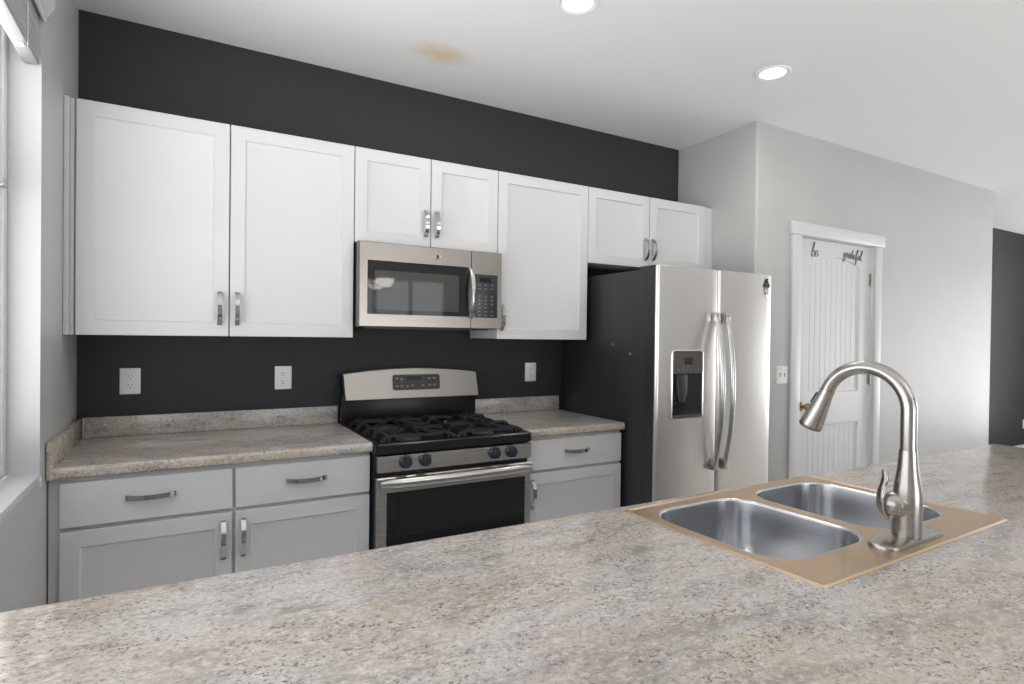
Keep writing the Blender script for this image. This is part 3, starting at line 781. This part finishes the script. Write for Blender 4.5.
# magnet with hanging charm
mg = thing('fridge_magnet', 'tiny dark three-lobed magnet with a hanging loop, top right of the refrigerator', 'magnet', (3.345, FY-0.004, 1.712))
b = bm_()
for dx, dz, r_ in ((-0.012, -0.007, 0.014), (0.012, -0.007, 0.014), (0.0, 0.012, 0.013), (0.004, 0.027, 0.006)):
    lathe(b, [(r_, 0), (r_, 0.004), (r_*0.7, 0.006), (0.001, 0.0065)], (3.345+dx, FY-0.0035, 1.712+dz), (0, -1, 0), 16)
obj('magnet_body', b, MAT['iron'], mg)
b = bm_()
pts = [(3.345+0.014*math.cos(a*PI/8), FY-0.006, 1.672+0.017*math.sin(a*PI/8)) for a in range(17)]
sweep(b, pts, circ(0.003, 8), (0, 1, 0)); sweep(b, [(3.345, FY-0.006, 1.655), (3.346, FY-0.006, 1.632)], circ(0.003, 8), (0, 1, 0))
obj('charm', b, MAT['hinge'], mg)

# ------------------------------------------------------------------ outlets and switch
def outlet(x, y, z, label, group='white outlets on the walls'):
    t = thing('wall_outlet', label, 'outlet', (x, y, z), 0, group)
    b = bm_(); loft(b, [[(p[0], -0.0003, p[1]) for p in rrect(-0.039, 0.039, -0.0575, 0.0575, 0.004, 3)], [(p[0], -0.004, p[1]) for p in rrect(-0.039, 0.039, -0.0575, 0.0575, 0.004, 3)], [(p[0], -0.0065, p[1]) for p in rrect(-0.035, 0.035, -0.0535, 0.0535, 0.004, 3)]])
    obj('cover_plate', b, MAT['plastic'], t, world=False)
    for s in (-1, 1):
        b = bm_(); zz = s*0.0195
        loft(b, [[(p[0], -0.0066, p[1]) for p in rrect(-0.017, 0.017, zz-0.0145, zz+0.0145, 0.010, 4)], [(p[0], -0.0085, p[1]) for p in rrect(-0.0165, 0.0165, zz-0.014, zz+0.014, 0.010, 4)]])
        rc = obj('receptacle', b, MAT['plastic'], t, world=False)
        b = bm_()
        box(b, -0.0085, -0.0060, -0.0090, -0.0086, zz-0.001, zz+0.008); box(b, 0.0055, 0.0080, -0.0090, -0.0086, zz, zz+0.007)
        lathe(b, [(0.0028, 0), (0.0028, 0.0004)], (0, -0.0086, zz-0.0075), (0, -1, 0), 10)
        obj('slot', b, MAT['slot'], rc, world=False)
    return t
o1 = outlet(0.192, 0, 1.170, 'white duplex outlet on the dark wall nearest the window')
for x, y, z, lb in ((0.830, 0, 1.170, 'white duplex outlet on the dark wall just left of the range'),
                 (2.275, 0, 1.170, 'white duplex outlet on the dark wall right of the range, beside the refrigerator'),
                 (9.745, 0.10, 0.355, 'white outlet low on the far dark wall beyond the pantry wall')):
    c = copy_tree(o1); c.location = (x, y, z); c['label'] = lb
sw = thing('light_switch', 'white double toggle light switch between the refrigerator and the pantry door', 'light switch', (3.785, YW, 1.162))
b = bm_(); loft(b, [[(3.785+p[0], YW-0.0003, 1.162+p[1]) for p in rrect(-0.057, 0.057, -0.0575, 0.0575, 0.004, 3)], [(3.785+p[0], YW-0.004, 1.162+p[1]) for p in rrect(-0.057, 0.057, -0.0575, 0.0575, 0.004, 3)], [(3.785+p[0], YW-0.0065, 1.162+p[1]) for p in rrect(-0.053, 0.053, -0.0535, 0.0535, 0.004, 3)]])
obj('cover_plate', b, MAT['plastic'], sw)
for dx in (-0.023, 0.023):
    b = bm_(); box(b, 3.785+dx-0.005, 3.785+dx+0.005, YW-0.0072, YW-0.0062, 1.150, 1.174); tg = obj('switch_slot', b, MAT['legend'], sw)
    b = bm_(); loft(b, [[(3.785+dx+i*0.004, YW-0.0073, 1.160+j*0.004) for i, j in ((-1, -1), (1, -1), (1, 1), (-1, 1))], [(3.785+dx+i*0.003, YW-0.017, 1.170+j*0.003) for i, j in ((-1, -1), (1, -1), (1, 1), (-1, 1))]])
    obj('toggle', b, MAT['plastic'], tg)

# ------------------------------------------------------------------ recessed ceiling lights
def can(x, y, label):
    t = thing('recessed_light', label, 'ceiling light', (x, y, CEIL), 0, 'recessed lights in the kitchen ceiling')
    b = bm_(); lathe(b, [(0.088, -0.0003), (0.088, -0.004), (0.080, -0.008), (0.068, -0.006), (0.062, -0.0025)], (0, 0, 0), n=40, cap0=False, cap1=False)
    obj('trim_ring', b, MAT['can_trim'], t, world=False)
    b = bm_(); lathe(b, [(0.0625, -0.0012), (0.0625, -0.0024), (0.03, -0.0035), (0.001, -0.004)], (0, 0, 0), n=40); obj('diffuser', b, MAT['bulb'], t, world=False)
    lamp('recessed_lamp', (x, y, CEIL-0.02), (0, 0, 0), 4, 0.12, (1.0, 0.95, 0.88), 'AREA')
    return t
can(1.786, -1.130, 'round recessed ceiling light nearer the window, beside the tan water stain')
can(3.014, -1.135, 'round recessed ceiling light in front of the refrigerator and pantry wall')

# ------------------------------------------------------------------ window blind (raised)
bl = thing('window_blind', 'raised white slatted blind with a moulded valance at the top of the left window', 'blind', (-0.02, -1.5, 2.47))
b = bm_()
by0, by1 = WIN1[0]+0.01, -0.742
box(b, -0.044, -0.006, by0, by1, 2.222, 2.238, 0.003)
obj('bottom_rail', b, MAT['rail'], bl)
b = bm_(); z = 2.2405
while z < 2.395:
    box(b, -0.043+random.uniform(-.001, .001), -0.007+random.uniform(-.001, .001), by0, by1, z, z+0.0030); z += 0.0062
obj('slat_stack', b, MAT['blind'], bl)
b = bm_(); box(b, -0.060, -0.004, by0, by1, 2.398, 2.470, 0.002); obj('head_rail', b, MAT['blind'], bl)
b = bm_()
vp = [(0.0005, 2.370), (0.006, 2.366), (0.012, 2.372), (0.013, 2.380), (0.010, 2.386), (0.016, 2.392), (0.019, 2.402), (0.026, 2.410), (0.032, 2.424), (0.034, 2.440), (0.030, 2.450), (0.036, 2.458), (0.036, 2.472), (0.0005, 2.472)]
prism(b, vp, 'y', by0-0.02, -0.722); obj('valance', b, MAT['blind'], bl, smooth=40)
b = bm_()
for yy in (-0.90, -2.1):
    box(b, -0.0055, -0.0035, yy-0.004, yy+0.004, 2.220, 2.40); box(b, -0.030, -0.012, yy-0.01, yy+0.01, 2.214, 2.2218, 0.002)
obj('ladder_tape', b, MAT['white_trim'], bl)

# ------------------------------------------------------------------ island
IX, IY, IROT = 1.4494, -1.8484, math.radians(-0.523)
ZI = 0.914
SROT = math.radians(1.543); SW, SH = 0.854, 0.566
isl = thing('island_countertop', 'long speckled granite island countertop in the foreground, holding the sink', 'countertop', (IX, IY, 0), IROT)
b = bm_()
a0, a1, b0, b1 = -1.438, 2.272, -1.02, 0.042
ca, sa = math.cos(SROT-IROT), math.sin(SROT-IROT)
def s2i(a, bb): return (a*ca - bb*sa, a*sa + bb*ca)
hole = [s2i(*p) for p in ((0.022, -SH+0.022), (SW-0.022, -SH+0.022), (SW-0.022, -0.022), (0.022, -0.022))]
def orect(i, z): return [(a0+i, b0+i, z), (a1-i, b0+i, z), (a1-i, b1-i, z), (a0+i, b1-i, z)]
hr = lambda z: [(p[0], p[1], z) for p in hole]
R2 = 0.013
rings = [hr(ZI-0.038), orect(0.010, ZI-0.038), orect(0.003, ZI-0.036), orect(0, ZI-0.030)]
for i in range(7):
    a = PI/2*i/6; rings.append(orect(R2*(1-math.cos(a)), ZI-R2+R2*math.sin(a)))
rings += [hr(ZI), hr(ZI-0.038)]
loft(b, rings, False, False); bmesh.ops.remove_doubles(b, verts=b.verts, dist=1e-6)
obj('island_slab', b, MAT['granite'], isl, world=False)
ic = thing('island_cabinet', 'white island base cabinet beneath the granite island countertop', 'kitchen cabinet', (IX, IY, 0), IROT)
b = bm_()
ia0, ia1, ib0, ib1 = a0+0.002, a1-0.04, -0.70, 0.0
box(b, ia0, ia1, ib0, ib0+0.018, 0.10, ZI-0.0385); box(b, ia0, ia1, ib1-0.018, ib1, 0.10, ZI-0.0385)
box(b, ia0, ia0+0.018, ib0, ib1, 0.10, ZI-0.0385); box(b, ia1-0.018, ia1, ib0, ib1, 0.10, ZI-0.0385)
box(b, ia0, ia1, ib0, ib1-0.07, 0.0, 0.10)
obj('cabinet_body', b, MAT['cabinet'], ic, world=False)
nd = 7
for i in range(nd):
    xa = ia0+0.03+(ia1-ia0-0.06)*i/nd+0.004; xb = ia0+0.03+(ia1-ia0-0.06)*(i+1)/nd-0.004
    b = bm_(); slab(b, xa, xb, 0.715, 0.860, ib1+0.0205, sgn=1); obj('drawer_front', b, MAT['cabinet'], ic, world=False)
    b = bm_(); shaker(b, xa, xb, 0.115, 0.700, ib1+0.0205, sgn=1); obj('cabinet_door', b, MAT['cabinet'], ic, world=False)

# ------------------------------------------------------------------ sink (drop-in double bowl)
sk = thing('kitchen_sink', 'drop-in stainless double-bowl sink with a rim tinted tan for a warm reflection, set in the granite island', 'sink', (IX-0.004, IY, ZI), SROT)
b = bm_()
K = 8
bowls = [(0.032, 0.400), (0.441, 0.808)]
bb0, bb1 = -0.462, -0.044
zd = 0.0022
xmid = 0.420
cells = [(0.012, xmid), (xmid, SW-0.012)]
for (xa, xb), (c0, c1) in zip(bowls, cells):
    rr_ = rrect(xa, xb, bb0, bb1, 0.095, K)
    cxm, cym = (xa+xb)/2, (bb0+bb1)/2
    y0_, y1_ = -SH+0.012, -0.012
    outer = []
    seg = K+1
    corners = [(c1, y1_), (c0, y1_), (c0, y0_), (c1, y0_)]
    for q in range(4):
        for i in range(seg):
            p = rr_[q*seg+i]; f = i/K
            # split each corner arc between the two cell sides that meet there
            cxn, cyn = corners[q]
            if q == 0: o = (cxn, p[1]) if f < 0.5 else (p[0], cyn)
            elif q == 1: o = (p[0], cyn) if f < 0.5 else (cxn, p[1])
            elif q == 2: o = (cxn, p[1]) if f < 0.5 else (p[0], cyn)
            else: o = (p[0], cyn) if f < 0.5 else (cxn, p[1])
            if abs(f-0.5) < 1e-6: o = (cxn, cyn)
            outer.append(o)
    loft(b, [[(p[0], p[1], zd) for p in outer], [(p[0], p[1], zd) for p in rr_]], False, False)
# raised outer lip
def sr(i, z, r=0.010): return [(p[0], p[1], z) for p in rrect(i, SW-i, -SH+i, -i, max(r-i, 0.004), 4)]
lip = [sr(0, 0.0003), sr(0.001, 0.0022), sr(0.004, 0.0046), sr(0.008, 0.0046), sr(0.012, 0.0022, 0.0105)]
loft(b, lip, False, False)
rim = obj('sink_rim', b, MAT['sink_rim'], sk, world=False, label='metal sink rim tinted tan for a warm reflection')
for (xa, xb) in bowls:
    b = bm_()
    def rb(i, z, r=0.095): return [(p[0], p[1], z) for p in rrect(xa+i, xb-i, bb0+i, bb1-i, max(r-i*0.7, 0.01), K)]
    rings = [rb(0, zd)]
    for i in range(1, 6):
        a = PI/2*i/5; rings.append(rb(0.007*math.sin(a), zd-0.007*(1-math.cos(a))))
    dpt = 0.190
    rings += [rb(0.010, -0.05), rb(0.014, -0.10), rb(0.018, -dpt+0.050)]
    for i in range(1, 8):
        a = PI/2*i/7; rings.append(rb(0.018+0.050*(1-math.cos(a)), -dpt+0.050-0.050*math.sin(a), 0.12))
    rings.append(rb(0.13, -dpt-0.003, 0.14))
    loft(b, rings, False, True)
    obj('sink_bowl', b, MAT['sink_bowl'], sk, world=False, label='brushed steel sink bowl', recalc=True)
    b = bm_(); cxm, cym = (xa+xb)/2, (bb0+bb1)/2
    lathe(b, [(0.055, -dpt-0.0025), (0.054, -dpt+0.001), (0.044, -dpt+0.0005), (0.036, -dpt-0.002), (0.010, -dpt-0.002), (0.009, -dpt+0.006), (0.001, -dpt+0.007)], (cxm, cym, 0), n=28)
    obj('drain', b, MAT['pull'], sk, world=False)

# ------------------------------------------------------------------ faucet
FXc, FYc, FZ0 = 1.900, -2.342, ZI+0.0026
fa = thing('kitchen_faucet', 'brushed nickel gooseneck pull-down faucet on the near ledge of the island sink', 'faucet', (FXc, FYc, FZ0), SROT)
b = bm_()
pl = lambda s, z: [(p[0], p[1], z) for p in rrect(-0.134+s, 0.130-s, -0.035+s, 0.034-s, 0.034-s, 8)]
loft(b, [pl(0, 0.0), pl(0, 0.004), pl(0.002, 0.0075), pl(0.006, 0.009)])
obj('deck_plate', b, MAT['nickel'], fa, world=False)
b = bm_()
lathe(b, [(0.0312, 0.0092), (0.0312, 0.012), (0.0308, 0.060), (0.0312, 0.085), (0.0310, 0.105), (0.0285, 0.125), (0.0245, 0.150), (0.0210, 0.178), (0.0193, 0.205), (0.0188, 0.2135)], n=40, cap1=True)
obj('faucet_body', b, MAT['nickel'], fa, world=False)
# gooseneck
b = bm_()
path = [(0, 0, 0.2138), (0, 0, 0.24), (0, 0, 0.27)]
Rg = 0.101; zc_ = 0.305
path.append((0, 0, 0.29))
dirv = Vector((-0.02, 1.0, 0)).normalized()
for i in range(0, 33):
    a = PI - math.radians(158)*i/32
    r_ = Rg+Rg*math.cos(a)
    path.append((dirv.x*r_, dirv.y*r_, zc_+Rg*math.sin(a)))
sweep(b, path, circ(0.0171, 24), (1, 0.02, 0))
obj('gooseneck', b, MAT['nickel'], fa, world=False)
end = Vector(path[-1]); tdir = (Vector(path[-1])-Vector(path[-2])).normalized()
# spray head flares towards its mouth
b = bm_()
lathe(b, [(0.0178, 0.0006), (0.0180, 0.004), (0.0190, 0.02), (0.0225, 0.050), (0.0262, 0.080), (0.0290, 0.105), (0.0298, 0.114), (0.0285, 0.1165), (0.024, 0.1150), (0.001, 0.1145)], end, tdir, 36)
sh = obj('spray_head', b, MAT['nickel'], fa, world=False)
b = bm_()
outn = (dirv - tdir*dirv.dot(tdir)).normalized()
def bp(t, o, s): return end + tdir*t + outn*o + tdir.cross(outn)*s
loft(b, [[bp(0.018, 0.016, -0.007), bp(0.018, 0.016, 0.007), bp(0.056, 0.019, 0.007), bp(0.056, 0.019, -0.007)], [bp(0.022, 0.0225, -0.006), bp(0.022, 0.0225, 0.006), bp(0.053, 0.0262, 0.006), bp(0.053, 0.0262, -0.006)]])
obj('spray_button', b, MAT['black_plastic'], sh, world=False, label='black spray button')
b = bm_(); lathe(b, [(0.0235, 0.1152), (0.022, 0.1163), (0.001, 0.1163)], end, tdir, 28); obj('spray_face', b, MAT['slot'], sh, world=False)
# handle hub on the side and its curved lever
hz = 0.080
hax = Vector((-0.74, 0.67, 0.03)).normalized()
b = bm_()
lathe(b, [(0.0320, 0.0), (0.0325, 0.018), (0.0318, 0.0235), (0.0310, 0.0245), (0.0318, 0.0255), (0.0300, 0.036), (0.0245, 0.047), (0.015, 0.054), (0.001, 0.057)], (0, 0, hz), hax, 36)
obj('handle_hub', b, MAT['nickel'], fa, world=False)
b = bm_()
c0 = Vector((0, 0, hz))
side = Vector((-hax.y, hax.x, 0)).normalized()
pts = [c0+hax*0.044+Vector((0, 0, -0.036)), c0+hax*0.053+Vector((0, 0, -0.022)), c0+hax*0.0585+Vector((0, 0, 0.0)), c0+hax*0.058+Vector((0, 0, 0.024)), c0+hax*0.052+Vector((0, 0, 0.048)), c0+hax*0.049+Vector((0, 0, 0.066)), c0+hax*0.050+Vector((0, 0, 0.082))]
cp3 = catmull(pts, 5); nn = len(cp3)
scl = []
for i in range(nn):
    u = i/(nn-1); wdt = 0.55+0.45*math.sin(PI*min(1, u*1.3+0.05)) if u < 0.7 else 0.75-0.35*((u-0.7)/0.3)**2
    scl.append((wdt, 0.65 if i in (0, nn-1) else 1.0))
sweep(b, cp3, [(0.0170*math.cos(2*PI*i/16), 0.0065*math.sin(2*PI*i/16)) for i in range(16)], tuple(hax), scl)
obj('lever', b, MAT['nickel'], fa, world=False, smooth=50)

# ------------------------------------------------------------------ pendant over the dining area behind the camera (seen mirrored in the microwave)
pd = thing('pendant_light', 'hanging light with white glass bowls, mirrored in the microwave door glass', 'pendant light', (2.31, -4.4, CEIL))
PZ = CEIL-0.06
b = bm_(); lathe(b, [(0.06, -0.0005), (0.06, -0.012), (0.02, -0.03), (0.008, -0.035), (0.008, -0.68), (0.02, -0.71), (0.015, -0.78), (0.004, -0.82), (0.001, -0.825)], (2.31, -4.4, CEIL), n=20)
obj('stem', b, MAT['hinge'], pd)
for i, (dx, dy) in enumerate(((-0.19, 0.0), (0.10, -0.17), (0.10, 0.17))):
    b = bm_(); sweep(b, catmull([(2.31, -4.4, PZ-0.68), (2.31+dx*0.5, -4.4+dy*0.5, PZ-0.74), (2.31+dx, -4.4+dy, PZ-0.765)], 6), circ(0.008, 8), (0, 0, 1)); ar = obj('arm', b, MAT['hinge'], pd)
    b = bm_(); lathe(b, [(0.006, -0.80), (0.014, -0.785), (0.03, -0.76)], (2.31+dx, -4.4+dy, PZ), n=16); obj('finial', b, MAT['hinge'], ar)
    b = bm_(); lathe(b, [(0.032, -0.762), (0.070, -0.745), (0.095, -0.705), (0.102, -0.665), (0.098, -0.665), (0.090, -0.70), (0.066, -0.738), (0.001, -0.750)], (2.31+dx, -4.4+dy, PZ), n=28, cap1=False); obj('glass_bowl', b, MAT['shade'], ar)
    lamp('bowl_lamp', (2.31+dx, -4.4+dy, PZ-0.725), (0, 0, 0), 20, 0.03, (1.0, 0.95, 0.88), 'POINT')
